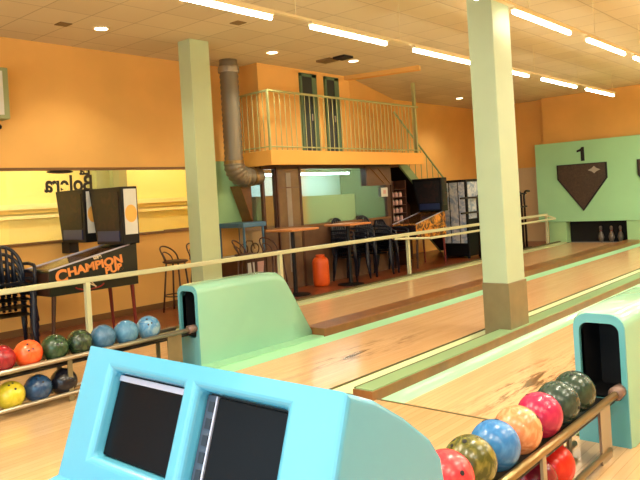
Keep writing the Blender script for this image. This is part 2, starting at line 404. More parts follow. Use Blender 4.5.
bm = NB(); box(bm, 4.165, 4.185, 1.66, 7.1, .0, .003); simple('foul_line', bm, 'line', 'thin dark foul line crossing the wood in front of the lanes', 'foul line', (4.17, 4.4, 0))

# ------------------------------------------------------------------ mask board, pits, pins
t = thing('masking_unit', 'green masking board above the lane ends, numbered 1', 'masking board', (17.85, 4.5, .55))
obj('board', box(NB(), 17.8, 17.95, .6, 7.66, .56, 2.66), 'mask', t, bevel=.006)
mw = plane_frame((6.43, 0, 0), (0, -1, 0), (0, 0, 1)); mw.translation = (17.797, 6.41, 2.16); 
c_ = 6.41   # numeral 1 with its flag
obj('numeral', prism(NB(), [(c_+.02, 2.13), (c_-.07, 2.13), (c_-.07, 2.49), (c_-.01, 2.49), (c_+.03, 2.44), (c_+.12, 2.41), (c_+.12, 2.36), (c_+.02, 2.38)], 'x', 17.79, 17.8), 'txtk', t)
for (a, b) in ((6.93, 7.40), (4.80, 5.40), (3.0, 3.4), (.9, 1.6)):
    simple('kickback', box(NB(), 17.82, WX-.3, a, b, -.1, .556), 'green', {6.93: 'green kickback panel left of the dark pin pit', 4.80: 'green kickback panel right of the dark pin pit'}.get(a, 'green kickback panel below the masking board %s' % {3.0: 'at its middle', .9: 'at its right end'}.get(a)), 'panel', (17.9, (a+b)/2, -.1))
simple('pin_pit', box(NB(), WX-.29, WX-.255, 1.6, 6.93, .0, .9), 'pit', 'black backdrop of the pin pit under the green board', 'pin pit', (WX-.27, 4.2, 0))
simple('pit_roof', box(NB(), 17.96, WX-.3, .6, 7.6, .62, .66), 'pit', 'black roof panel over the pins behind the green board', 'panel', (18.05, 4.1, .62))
def shield(yc, label):
    t = thing('shield_sign', label, 'sign', (17.78, yc, .8))
    def poly(s, dz=0): 
        return [(yc+.645*s, 2.06-(1-s)*.3), (yc-.645*s, 2.06-(1-s)*.3), (yc-.645*s, 1.66), (yc, .83+(1-s)*.9), (yc+.645*s, 1.68)]
    obj('shield_border', prism(NB(), poly(1), 'x', 17.765, 17.799), 'shield_edge', t, bevel=.006)
    obj('shield_face', prism(NB(), poly(.93), 'x', 17.756, 17.765), 'shield', t)
    bm = NB(); cy, cz = yc-.33, 1.88
    prism(bm, [(cy+.16, cz), (cy+.06, cz+.04), (cy, cz+.10), (cy-.06, cz+.04), (cy-.16, cz), (cy-.06, cz-.04), (cy, cz-.09), (cy+.06, cz-.04)], 'x', 17.75, 17.756)
    obj('shield_emblem', bm, 'logo', t)
shield(6.43, 'dark shield-shaped sign under the number 1 on the green board')
shield(4.42, 'dark shield-shaped sign cut off by the right edge of the photo')
def pin_proto(loc, label):
    prof = [(.026, 0), (.029, .01), (.047, .07), (.06, .115), (.058, .14), (.045, .19), (.028, .235), (.0235, .255), (.025, .28), (.031, .315), (.032, .335), (.027, .362), (.014, .378), (0, .381)]
    prof = [(r*1.25, z*1.12) for r, z in prof]
    t = thing('bowling_pin', label, 'bowling pin', loc, group='pins at the lane end')
    obj('pin_body', lathe(NB(), prof, (0, 0, 0), 20), 'pin', t, smooth=True, world=False)
    bm = NB(); lathe(bm, [(.0305, .288), (.0325, .294), (.0355, .300), (.034, .306)], (0, 0, 0), 20); obj('neck_band', bm, 'rope', t, smooth=True, world=False)
    return t
p0 = pin_proto((17.99, 6.10, 0), 'leftmost pale bowling pin standing in the dark pit')
dup(p0, (18.0, 5.84, 0), label='middle one of the three bowling pins in the dark pit')
dup(p0, (18.01, 5.62, 0), label='rightmost dim bowling pin in the dark pit')

# ------------------------------------------------------------------ columns
t = thing('column', 'big square pale column with brown-clad foot, standing on the lane divider', 'column', (6.92, 3.4, .0))
obj('column_shaft', box(NB(), 6.63, 7.05, 3.23, 3.52, .55, CZ), 'col', t, bevel=.01)
obj('column_cladding', box(NB(), 6.615, 7.055, 3.215, 3.52, .0, .56), 'clad', t, bevel=.006)
t = thing('column', 'slimmer green square column at left, behind the mint ball return hood', 'column', (6.38, 7.65, 0))
obj('column_shaft', box(NB(), 6.11, 6.46, 7.57, 7.84, 0, CZ), 'colg', t, bevel=.01)

# ------------------------------------------------------------------ guard rail
t = thing('guard_rail', 'cream metal guard rail running beside the far left lane', 'rail', (8, 7.2, 0))
obj('top_rail', box(NB(), 1.2, 17.3, 7.19, 7.25, .755, .815), 'rail', t, bevel=.012)
bm = NB(); box(bm, 11.2, 17.3, 6.98, 7.03, .655, .70); obj('lower_rail', bm, 'rail', t, bevel=.01)
obj('rail_link', tube(NB(), [(10.3, 7.2, .74), (11.2, 7.0, .68)], .022, 8), 'rail', t)
obj('rail_link', tube(NB(), [(17.28, 7.2, .76), (17.28, 7.0, .68)], .022, 8), 'rail', t)
for x in (1.6, 4.12, 7.3, 10.75, 14.2, 17.25): obj('post', box(NB(), x-.028, x+.028, 7.19, 7.245, 0, .76), 'rail', t)

# ------------------------------------------------------------------ ball returns
def rrect(y0, y1, z0, z1, r, n=6, rb=None):
    rb = r if rb is None else rb
    P = []
    for (cy, cz, a0, rr) in ((y1-r, z1-r, 0, r), (y0+r, z1-r, 90, r), (y0+rb, z0+rb, 180, rb), (y1-rb, z0+rb, 270, rb)):
        for k in range(n+1):
            a = math.radians(a0+90*k/n); P.append((cy+rr*math.cos(a), cz+rr*math.sin(a)))
    return P
def ball_return(yc, label, xh, rails, label_h=None):
    t = thing('ball_return', label, 'ball return', (xh, yc, 0))
    h = .163
    # hood shell: sections along X, round shouldered, sloping down at the far end
    secs = [(xh, .78), (xh+.03, .79), (xh+.5, .795), (xh+1.05, .79), (xh+1.15, .775), (xh+1.22, .74), (xh+1.28, .66), (xh+1.62, .06)]
    bm = NB(); rings = []
    for i, (x, z) in enumerate(secs):
        r = min(.09, z*.45); hh = h-(.012 if i == 0 else 0)
        rings.append([bm.verts.new((x, p[0], p[1])) for p in rrect(yc-hh, yc+hh, 0, z, r, 8, .004)])
    for a, b in zip(rings[:-1], rings[1:]):
        for k in range(len(a)): bm.faces.new((a[k], a[(k+1) % len(a)], b[(k+1) % len(a)], b[k]))
    bm.faces.new(rings[-1])
    hd = obj('hood', bm, 'hood', t, smooth=False)
    for p in hd.data.polygons: p.use_smooth = abs(p.normal.x) < .9
    # front frame with opening
    bm = NB(); H2 = h-.012
    outer = rrect(yc-H2, yc+H2, 0, .78, .09, 8, .004); inner = rrect(yc-H2+.034, yc+H2-.034, .27, .725, .055, 8, .03)
    A = [bm.verts.new((xh, p[0], p[1])) for p in outer]; B = [bm.verts.new((xh-.012, p[0], p[1])) for p in outer]
    I = [bm.verts.new((xh-.012, p[0], p[1])) for p in inner]; J = [bm.verts.new((xh+.06, p[0], p[1])) for p in inner]
    n = len(A)
    for k in range(n):
        k2 = (k+1) % n
        bm.faces.new((A[k], A[k2], B[k2], B[k])); bm.faces.new((B[k], B[k2], I[k2], I[k])); bm.faces.new((I[k], I[k2], J[k2], J[k]))
    obj('front_frame', bm, 'hood_front', t)
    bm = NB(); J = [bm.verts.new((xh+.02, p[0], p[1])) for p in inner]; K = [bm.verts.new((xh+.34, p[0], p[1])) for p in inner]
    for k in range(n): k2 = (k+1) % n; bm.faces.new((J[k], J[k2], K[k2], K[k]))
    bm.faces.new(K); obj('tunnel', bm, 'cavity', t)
    x0, zt, zl, m, yo = rails
    # two upper tubes, two lower tubes, trays, uprights
    for s, xe in ((-1, xh-.02), (1, xh-.1)):
        obj('upper_tube', tube(NB(), [(x0, yc+s*.105+yo, zt), (xe, yc+s*.105+yo, zt)], .021, 12), m, t, smooth=True)
        obj('lower_tube', tube(NB(), [(x0, yc+s*.10+yo, zl), (xh-.22, yc+s*.10+yo, zl)], .017, 12), m, t, smooth=True)
    obj('tray', box(NB(), x0+.02, xh-.05, yc-.085+yo, yc+.085+yo, zt-.06, zt-.045), 'black', t)
    obj('end_cap', tube(NB(), [(xh-.10, yc-.105+yo, zt+.003), (xh+.0, yc-.105+yo, zt+.003)], [.040, .038], 14), 'capmetal', t, smooth=True)
    for x in (xh-.34, (x0+xh)/2, x0+.1):
        obj('support', box(NB(), x, x+.16 if x > xh-.5 else x+.04, yc-.10+yo, yc-.085+yo, .0, zt-.015), 'steel' if m == 'brass' else 'clad', t)
        obj('support', box(NB(), x, x+.04, yc+.085+yo, yc+.1+yo, .0, zt-.015), 'steel' if m == 'brass' else 'clad', t)
    if m == 'brass': obj('inner_panel', box(NB(), xh-.85, xh-.36, yc+.11+yo, yc+.12+yo, .03, zt-.03), 'brown', t)
    obj('end_plate', box(NB(), x0-.01, x0+.0, yc-.12+yo, yc+.12+yo, 0, zt+.06), 'steel', t)
    return t
ball_return(1.45, 'mint ball return hood with daylight-tinted teal front and ball rack at right, beside the nearest lane', 4.14, (1.9, .333, .052, 'brass', 0))
ball_return(5.465, 'mint green ball return hood with ball rack at left, beside the far lanes', 4.2, (1.5, .365, .068, 'steel', 0))

# camera set-up (also used to turn the balls' measured columns of the photo into places along the racks)
HC = 1.57; F = 680.0; CY = 198.0
def norm(v): return Vector(v).normalized()
dX = norm((910-320, -(163-CY), -F)); p2 = Vector((910-1000-320, -(163+59.5-CY), -F))
up = dX.cross(p2).normalized(); up = up if up.y > 0 else -up
dY = up.cross(dX)
R = Matrix((dX, dY, up))       # camera axes -> room axes

def ball_proto(rad, m, loc, label, group, hole_dir=None):
    bm = NB(); bmesh.ops.create_uvsphere(bm, u_segments=40, v_segments=24, radius=rad)
    for f in bm.faces: f.smooth = True
    o = bpy.data.objects.new('bowling_ball', bpy.data.meshes.new('bowling_ball')); 
    # finger holes: dark discs in place of shaded pits, with short inner walls
    d = Vector(hole_dir or (0, 0, 1)).normalized(); u = d.orthogonal().normalized(); v = d.cross(u)
    u2 = (u*.6+v*.8).normalized(); v2 = d.cross(u2)
    for (a, b, hr) in ((.13, .10, .075), (.13, -.10, .075), (-.2, 0, .09)):
        c = (d+u2*a*1.6+v2*b*1.6).normalized()
        n0 = len(bm.faces)
        bt = c.orthogonal().normalized(); bn = c.cross(bt)
        r0 = rad*hr
        zc = math.sqrt(max(rad*rad-r0*r0, 0))
        top = [bm.verts.new(c*(zc+.0022)+(bt*math.cos(2*PI*k/12)+bn*math.sin(2*PI*k/12))*r0) for k in range(12)]
        bot = [bm.verts.new(c*(zc-.02)+(bt*math.cos(2*PI*k/12)+bn*math.sin(2*PI*k/12))*r0*.9) for k in range(12)]
        f = bm.faces.new(top); f.material_index = 1
        for k in range(12): g = bm.faces.new((top[k], bot[k], bot[(k+1) % 12], top[(k+1) % 12])); g.material_index = 1
    bm.to_mesh(o.data); bm.free(); o.data.materials.append(m); o.data.materials.append(M['cavity'])
    C.objects.link(o); o.location = loc; return tag(o, label, 'bowling ball', group)
RB = .112
balls = [  # x, colour a, colour b, label
 (2.38, (214, 52, 66), (232, 80, 84), 'pinkish red bowling ball on the right rack beside the cyan console'),
 (2.575, (70, 74, 30), (128, 122, 56), 'olive green marbled bowling ball on the right rack'),
 (2.8, (40, 110, 176), (64, 132, 196), 'bright blue bowling ball on the right rack'),
 (3.035, (206, 128, 84), (232, 168, 124), 'peach orange bowling ball on the right rack'),
 (3.285, (164, 26, 74), (190, 44, 84), 'crimson magenta bowling ball on the right rack'),
 (3.515, (34, 56, 50), (52, 78, 70), 'dark grey-green bowling ball, second from the teal hood on the right rack'),
 (3.75, (30, 54, 44), (48, 72, 58), 'dark green bowling ball closest to the teal hood on the right rack')]
for i, (x, a, b, lab) in enumerate(balls):
    hd = [(-.3, -1, .2), (-.5, .3, 1), (.2, .3, 1), (.45, -1, .35), (.3, .5, 1), (.1, -.95, .15), (-.2, -.25, 1)][i]
    ball_proto(RB, marble('ball_skin', rgb(*a), rgb(*b), 14), (x-.045, 1.45, .424), lab, 'balls on the upper right rack', hd)
for x, a, b, lab in ((3.388, (206, 34, 26), (226, 52, 34), 'bright red bowling ball on the lower tier of the right rack'), (3.165, (110, 18, 36), (140, 30, 48), 'dark crimson bowling ball on the lower tier of the right rack')):
    ball_proto(RB, marble('ball_skin', rgb(*a), rgb(*b), 14), (x-.03, 1.45, .136), lab, 'balls on the lower right rack', (0, .5, 1))
lb = [(2.345, (128, 22, 34), (160, 36, 42), 'dark red bowling ball cut by the left edge of the photo, upper left rack'),
 (2.567, (238, 84, 34), (248, 104, 50), 'glowing orange bowling ball on the upper left rack'),
 (2.795, (34, 62, 38), (54, 82, 50), 'dark green bowling ball with finger holes beside the orange ball, upper left rack'),
 (3.019, (28, 44, 30), (64, 84, 52), 'mottled blackish green bowling ball on the upper left rack'),
 (3.245, (52, 96, 130), (72, 116, 150), 'slate blue bowling ball on the upper left rack beside the mottled green one'),
 (3.48, (68, 120, 156), (84, 136, 170), 'plain sky blue bowling ball in the middle of three blue ones, upper left rack'),
 (3.72, (66, 124, 168), (130, 166, 186), 'mottled light blue bowling ball nearest the mint hood, upper left rack')]
for i, (x, a, b, lab) in enumerate(lb):
    hd = [(0, .5, 1), (-.3, -1, .75), (-.15, -1, .75), (.3, -.5, 1), (.3, .5, .8), (.4, .5, 1), (-.5, -.9, .8)][i]
    ball_proto(RB, marble('ball_skin', rgb(*a), rgb(*b), 14 if i < 6 else 8), (x, 5.465, .450), lab, 'balls on the upper left rack', hd)
for i, (x, a, b, lab) in enumerate(((2.405, (196, 180, 44), (214, 196, 60), 'yellow bowling ball on the lower tier of the left rack'), (2.63, (32, 62, 98), (48, 82, 120), 'deep blue bowling ball between the yellow and black ones on the lower left tier'), (2.855, (20, 20, 28), (34, 32, 40), 'black bowling ball on the lower tier of the left rack'))):
    ball_proto(RB, marble('ball_skin', rgb(*a), rgb(*b), 14), (x, 5.465, .153), lab, 'balls on the lower left rack', (-.1, -.8, 1) if i < 2 else (0, .5, 1))

# ------------------------------------------------------------------ scoring console
t = thing('scoring_console', 'large cyan scoring console with two dark monitors in the foreground', 'console', (1.3, 1.52, 0))
sa, ca = math.sin(math.radians(20)), math.cos(math.radians(20))
Y0, Y1 = .995, 2.118
def FP(v, d=0): return (1.203+v*sa+d*ca, 1.12+v*ca-d*sa)      # point on the tilted face, v up the slope, d into the cabinet
ys = [Y0, 1.175, 1.525, 1.585, 1.955, Y1]; vs = [0, -.06, -.327, -.41]
bm = NB()
prof = [FP(vs[0]), FP(vs[1]), FP(vs[2]), FP(vs[3]), (.80, .70), (.80, .665), (1.0, .64), (1.0, 0), (1.6, 0), (1.6, .785), (1.59, .845), (1.54, .912), (1.43, .997), (1.31, 1.073)]
A = [bm.verts.new((p[0], Y0, p[1])) for p in prof]; B = [bm.verts.new((p[0], Y1, p[1])) for p in prof]
bm.faces.new(A); bm.faces.new(B[::-1]); n = len(prof)
for i in range(3, n): bm.faces.new((A[i], B[i], B[(i+1) % n], A[(i+1) % n]))
grid = [[bm.verts.new((FP(v)[0], y, FP(v)[1])) for y in ys] for v in vs]
for r in range(3):
    for c in range(5):
        q = (grid[r][c], grid[r][c+1], grid[r+1][c+1], grid[r+1][c])
        if r == 1 and c in (1, 3):
            y0, y1 = ys[c], ys[c+1]; dn = .034; g = .008
            def W(y, v, d): p = FP(v, d); return bm.verts.new((p[0], y, p[1]))
            i0 = [W(y0+g, vs[1]-g, dn), W(y1-g, vs[1]-g, dn), W(y1-g, vs[2]+g, dn), W(y0+g, vs[2]+g, dn)]
            b0 = [W(y0+g, vs[1]-g, .11), W(y1-g, vs[1]-g, .11), W(y1-g, vs[2]+g, .11), W(y0+g, vs[2]+g, .11)]
            for k in range(4):
                bm.faces.new((q[k], q[(k+1) % 4], i0[(k+1) % 4], i0[k])); bm.faces.new((i0[k], i0[(k+1) % 4], b0[(k+1) % 4], b0[k]))
            bm.faces.new(b0)
        else: bm.faces.new(q)
bmesh.ops.remove_doubles(bm, verts=bm.verts, dist=1e-4)
obj('cabinet', bm, 'console', t, bevel=.02, seg=4)
def facebox(y0, y1, v0, v1, d0, d1):
    bm = NB(); P = [FP(v0, d0), FP(v1, d0), FP(v1, d1), FP(v0, d1)]; return prism(bm, P, 'y', y0, y1)
def monitor(y0, y1, strip):
    m = obj('monitor', facebox(y0+.009, y1-.009, vs[2]+.009, vs[1]-.009, .046, .109), 'black', t)
    sc = obj('screen', facebox(y0+.011, y1-.011-(.050 if strip == 'side' else 0), vs[2]+.012, vs[1]-.014-(.016 if strip == 'top' else 0), .036, .048), 'screen', m, bevel=.004)
    if strip == 'top': 
        o = obj('bezel_strip', facebox(y0+.011, y1-.011, vs[1]-.030, vs[1]-.013, .034, .048), 'silver', m); o['label'] = 'silver strip along the top of the screen'
    else:
        o = obj('bezel_strip', facebox(y1-.060, y1-.054, vs[2]+.012, vs[1]-.013, .033, .048), 'silver', m); o['label'] = 'thin silver strip beside the screen'
        o = obj('control_panel', facebox(y1-.054, y1-.011, vs[2]+.012, vs[1]-.013, .040, .048), 'greyp', m)
        for k in range(5): obj('button', facebox(y1-.046, y1-.024, vs[2]+.03+k*.045, vs[2]+.058+k*.045, .037, .042), 'navy', m)
monitor(1.585, 1.955, 'top'); monitor(1.175, 1.525, 'side')

# ------------------------------------------------------------------ ceiling lights
LZ = 3.40
seg_x = [2.0, 4.03, 5.45, 7.42, 9.38, 11.35, 13.3]   # lamp starts along a row
for row, (ly, xs) in enumerate(((4.70, [(3.35, 4.85), (5.41, 6.80), (7.38, 8.90), (9.40, 10.85), (11.38, 12.98), (13.5, 15.15)]),
                                (3.03, [(4.45, 5.95), (6.71, 8.27), (8.85, 10.35), (10.8, 12.3), (12.8, 14.3)]))):
    t = thing('light_track', ['ceiling light track carrying the left row of fluorescent lamps', 'ceiling light track carrying the right row of fluorescent lamps'][row], 'light track', (9, ly, LZ+.06))
    obj('track_rail', box(NB(), 2.5, 15.2, ly-.025, ly+.025, LZ+.035, LZ+.06), 'lamp_body', t)
    for x in (3, 5.2, 7.1, 9.15, 11.1, 13.1, 15.1): obj('hanger', tube(NB(), [(x, ly, LZ+.06), (x, ly, CZ)], .004, 6), 'lamp_body', t)
    k = 0
    for (a, b) in xs:
        if b-a < .5: continue
        nm = [['nearest, cut by the top edge', 'second nearest', 'third nearest, touching the column', 'hidden partly behind the column', 'second from the far end', 'at the far end'],
              ['hidden behind the column top', 'nearest, just right of the column', 'middle one', 'cut by the right edge', 'farthest']][row][k]
        l = thing('fluorescent_light', 'lit fluorescent lamp in the %s row, %s' % (['left', 'right'][row], nm), 'ceiling lamp', ((a+b)/2, ly, LZ), group='fluorescent lamps over the lanes')
        obj('lamp_body', box(NB(), a, b, ly-.03, ly+.03, LZ+.004, LZ+.034), 'lamp_body', l)
        obj('lamp_tube', tube(NB(), [(a+.02, ly, LZ-.02), (b-.02, ly, LZ-.02)], .023, 10), 'tube', l, smooth=True)
        k += 1
# more rows over the approach and over the right-hand side of the hall
def lamp(name, kind, loc, size, energy, col, rot=(0, 0, 0), sy=None):
    d = bpy.data.lights.new(name, kind); d.energy = energy; d.color = col
    if kind == 'AREA': d.shape = 'RECTANGLE'; d.size = size; d.size_y = sy or size
    if kind == 'SPOT': d.spot_size = math.radians(120); d.spot_blend = .6; d.shadow_soft_size = .06
    o = bpy.data.objects.new(name, d); C.objects.link(o); o.location = loc; o.rotation_euler = rot; return o
warm = (1, .93, .76)
def bare(x, y):
    # a bare tube shines down and up
    lamp('lamp_light', 'AREA', (x, y, 3.36), 1.5, 60, warm, sy=.06)
    lamp('lamp_light', 'AREA', (x, y, 3.42), 1.5, 34, warm, rot=(PI, 0, 0), sy=.06)
for row, ly in enumerate((1.4, -.3, -2.0)):
    for k, x in enumerate((.5, 4.0, 7.5, 11, 14)):
        bare(x, ly)
for y in (1.4, 3.03, -.3): bare(16.4, y)  # area lamps without fixtures, added to brighten the lane ends
for x in (-1.5, 1.2): bare(x, 4.7)
for x in (-1.5, 1.5): bare(x, 3.045)
# downlights
for i, (x, y) in enumerate(((4.86, 7.79), (7.74, 7.55), (9.42, 7.23), (15.67, 8.67))):
    d = thing('downlight', ['round recessed downlight above the orange wall at left', 'round recessed downlight above the silver duct', 'round recessed downlight above the upstairs doors', 'round recessed downlight far back, left of the big column'][i], 'downlight', (x, y, CZ), group='recessed ceiling downlights')
    bm = NB(); lathe(bm, [(.11, 0), (.11, -.012), (.085, -.014), (.085, 0)], (x, y, CZ), 28); obj('downlight_rim', bm, 'lamp_body', d)
    bm = NB(); lathe(bm, [(0, -.004), (.086, -.004), (.086, -.010), (0, -.010)], (x, y, CZ), 28); obj('downlight_lens', bm, 'spot', d)
    lamp('downlight_lamp', 'SPOT', (x, y, CZ-.03), 0, 90, warm)
# small ceiling vents and the open ceiling hatch
for i, (x, y) in enumerate(((4.39, 7.88), (6.11, 6.55))):
    simple('ceiling_vent', box(NB(), x-.08, x+.08, y-.08, y+.08, CZ-.012, CZ), 'darkvent', ['small square brown vent left of the first downlight', 'small square brown vent to the right of the green column top'][i], 'vent', (x, y, CZ), 'small square ceiling vents', bevel=.004)
t = thing('ceiling_hatch', 'ceiling hatch with a black block for its dark opening above the upstairs doors', 'hatch', (9.05, 7.45, CZ))
obj('hatch_panel', box(NB(), 8.85, 9.1, 7.3, 7.6, CZ-.03, CZ), 'darkvent', t)
obj('hatch_dark_block', box(NB(), 8.88, 9.12, 7.0, 7.25, CZ-.035, CZ), 'pit', t)  # black block stands for the dark inside of the open hatch

# ------------------------------------------------------------------ mezzanine
t = thing('mezzanine', 'orange-edged mezzanine platform above the glazed kitchen', 'mezzanine', (10.3, 8.1, 2.2))
obj('platform_slab', prism(NB(), [(8.0, 7.96), (12.52, 7.96), (12.52, 9.0), (10.62, 8.26), (8.0, 8.26)], 'z', 2.19, 2.40), 'trimwood', t)
bm = NB(); box(bm, 7.93, 12.56, 7.9, 7.96, 2.165, 2.41); box(bm, 7.93, 7.99, 7.96, 8.9, 2.165, 2.41)
obj('fascia', bm, 'orange_bright', t, bevel=.006)
t = thing('balcony_railing', 'pale green metal balcony railing along the mezzanine edge', 'railing', (10.3, 7.94, 2.41))
obj('handrail', tube(NB(), [(7.96, 8.85, 3.38), (7.96, 7.94, 3.40), (12.5, 7.94, 3.40)], .022, 8), 'balrail', t)
obj('bottom_bar', tube(NB(), [(7.96, 8.85, 2.47), (7.96, 7.94, 2.47), (12.5, 7.94, 2.47)], .012, 8), 'balrail', t)
for k in range(35): x = 8.12+k*.126; obj('baluster', tube(NB(), [(x, 7.94, 2.41), (x, 7.94, 3.4)], .008, 6), 'balrail', t)
for k in range(7): y = 8.06+k*.125; obj('baluster', tube(NB(), [(7.96, y, 2.41), (7.96, y, 3.39)], .008, 6), 'balrail', t)
obj('corner_post', box(NB(), 7.945, 7.975, 7.92, 7.96, 2.41, 3.4), 'balrail', t)
simple('tall_post', box(NB(), 12.44, 12.5, 7.97, 8.03, 2.41, CZ), 'balrail', 'thin pale green post rising from the mezzanine end to the ceiling', 'post', (12.47, 8, 2.41))
# upstairs doors
for i, (a, b) in enumerate(((9.18, 9.58), (9.87, 10.23))):
    dr = struct('door_%d' % (i+1), box(NB(), a, b-.13, 8.25, 8.28, 2.42, 3.80), 'doordark')
    bm = NB(); box(bm, a-.05, a, 8.24, 8.28, 2.42, 3.85); box(bm, b-.13, b, 8.24, 8.28, 2.42, 3.85); box(bm, a-.05, b, 8.24, 8.28, 3.80, 3.86); obj('door_frame', bm, 'doorgreen', dr)
    obj('door_handle', tube(NB(), [(b-.18, 8.23, 3.0), (b-.18, 8.23, 3.12)], .012, 8), 'steel', dr)
# stairs
t = thing('staircase', 'staircase with green stringer descending from the mezzanine end', 'staircase', (14, 8.8, 0))
sx0, sz0, sl = 12.4, 2.32, -.77
for y in (8.42, 9.2):
    bm = NB(); L = 2.85
    prism(bm, [(sx0, sz0+.12), (sx0+L, sz0+.12+sl*L), (sx0+L, sz0-.14+sl*L), (sx0, sz0-.14)], 'y', y, y+.05); obj('stringer', bm, 'stringer', t)
for k in range(12): obj('tread', box(NB(), sx0+.12+k*.225, sx0+.36+k*.225, 8.47, 9.2, 2.2-k*.178, 2.235-k*.178), 'darkwood', t)
bm = NB(); prism(bm, [(sx0+.05, sz0-.12), (sx0+2.8, sz0-.12+sl*2.75), (sx0+2.8, sz0-.16+sl*2.75), (sx0+.05, sz0-.16)], 'y', 8.47, 9.2); obj('stair_shade_sheet', bm, 'black', t)  # black sheet added to stand for the shade below the stairs
obj('stair_handrail', tube(NB(), [(12.3, 8.42, 3.35), (12.4+2.7, 8.42, 3.28+sl*2.7)], .02, 8), 'stringer', t)
for k in range(11): x = 12.55+k*.24; obj('stair_baluster', tube(NB(), [(x, 8.42, sz0+.05+sl*(x-sx0)), (x, 8.42, 3.28+sl*(x-12.4))], .008, 6), 'stringer', t)

# ------------------------------------------------------------------ kitchen booth
KY = 8.32
bm = NB(); box(bm, 8.1, 11.75, KY, KY+.1, 0, 1.06); struct('wall_kitchen', bm, 'counterwood')
bm = NB(); box(bm, 8.25, 12.5, 8.45, 9.68, 2.15, 2.188); struct('ceiling_kitchen', bm, 'trimwood')
bm = NB(); box(bm, 11.75, 11.85, KY, 9.6, 0, 2.19); struct('wall_kitchen_end', bm, 'darkwood')
bm = NB(); box(bm, 8.12, 11.75, 9.6, 9.68, 0, 2.19); struct('wall_kitchen_back', bm, 'kitchenwall')
bm = NB(); box(bm, 8.1, 11.75, KY-.05, KY+.12, 1.06, 1.10); struct('trim_9', bm, 'trimwood')
w = struct('window_3', box(box(NB(), 8.1, 11.8, KY, KY+.06, 2.12, 2.19), 8.1, 8.15, KY, KY+.06, 1.1, 2.12), 'darkwood')
for x in (8.42, 9.04, 11.72): obj('mullion', box(NB(), x-.025, x+.03, KY-.01, KY+.06, 1.1, 2.12), 'darkwood', w)
obj('window_pane', box(NB(), 8.15, 8.40, KY+.02, KY+.026, 1.1, 2.12), 'kglass', w)
obj('window_pane', box(NB(), 9.07, 11.70, KY+.02, KY+.026, 1.1, 2.12), 'kglass', w)
bm = NB(); box(bm, 8.1, 8.15, KY+.06, 8.86, 2.12, 2.19); box(bm, 8.1, 8.15, KY+.06, 8.86, 1.06, 1.1); box(bm, 8.1, 8.15, 8.84, 8.9, 0, 2.19)
w = struct('window_4', bm, 'trimwood'); obj('window_pane', box(NB(), 8.12, 8.126, KY+.06, 8.84, 1.1, 2.12), 'kglass', w)
bm = NB(); box(bm, 8.1, 8.15, KY+.1, 8.84, 0, 1.06); struct('wall_kitchen_side', bm, 'counterwood')
dr = struct('door_3', box(NB(), 8.45, 9.01, KY-.02, KY+.04, 0.02, 2.12), 'brownglass')
bm = NB(); box(bm, 8.42, 8.46, KY-.03, KY+.0, 0, 2.15); box(bm, 9.0, 9.05, KY-.03, KY+.0, 0, 2.15); box(bm, 8.46, 9.0, KY-.03, KY, 1.78, 1.80); obj('door_frame', bm, 'darkwood', dr)
obj('door_panel', box(NB(), 8.66, 8.78, KY-.026, KY-.02, .3, 2.05), 'door_reflection', dr)  # grey strip painted for a streak reflected in the door
simple('kitchen_counter', box(NB(), 8.22, 8.95, 8.62, 9.1, 0, 1.66), 'olive', 'olive cupboard behind the narrow kitchen pane at left', 'cupboard', (8.6, 8.85, 0))
simple('kitchen_counter', box(NB(), 9.15, 11.0, 8.62, 9.1, 0, 1.62), 'olive', 'long olive cupboard behind the wide kitchen pane', 'cupboard', (10.1, 8.85, 0))
t = thing('kitchen_strip_light', 'cool strip light glowing inside the glazed kitchen', 'lamp', (10, 9.2, 2.1))
obj('tube', box(NB(), 8.6, 11.5, 9.12, 9.22, 2.05, 2.09), 'tube_cool', t)
obj('tube_housing', box(NB(), 8.58, 11.52, 9.08, 9.28, 2.09, 2.145), 'white', t)
t = thing('hanging_panel', 'brown wooden panel with diagonal battens at the kitchen window top right', 'panel', (11.4, KY-.05, 1.78))
obj('backing', box(NB(), 10.98, 11.82, KY-.06, KY-.03, 1.76, 2.15), 'counterwood', t)
for (a, b) in ((11.1, 11.55), (11.35, 11.75)): obj('batten', tube(NB(), [(a, KY-.07, 2.12), (b, KY-.07, 1.8)], .012, 6), 'trimwood', t)
t = thing('paper_notice', 'white paper notice with a pink mark on the kitchen glass', 'notice', (11.62, KY-.02, 1.52))
obj('sheet', box(NB(), 11.5, 11.73, KY-.018, KY-.012, 1.52, 1.71), 'white', t)
obj('printed_mark', box(NB(), 11.57, 11.66, KY-.021, KY-.018, 1.58, 1.66), 'pink', t)
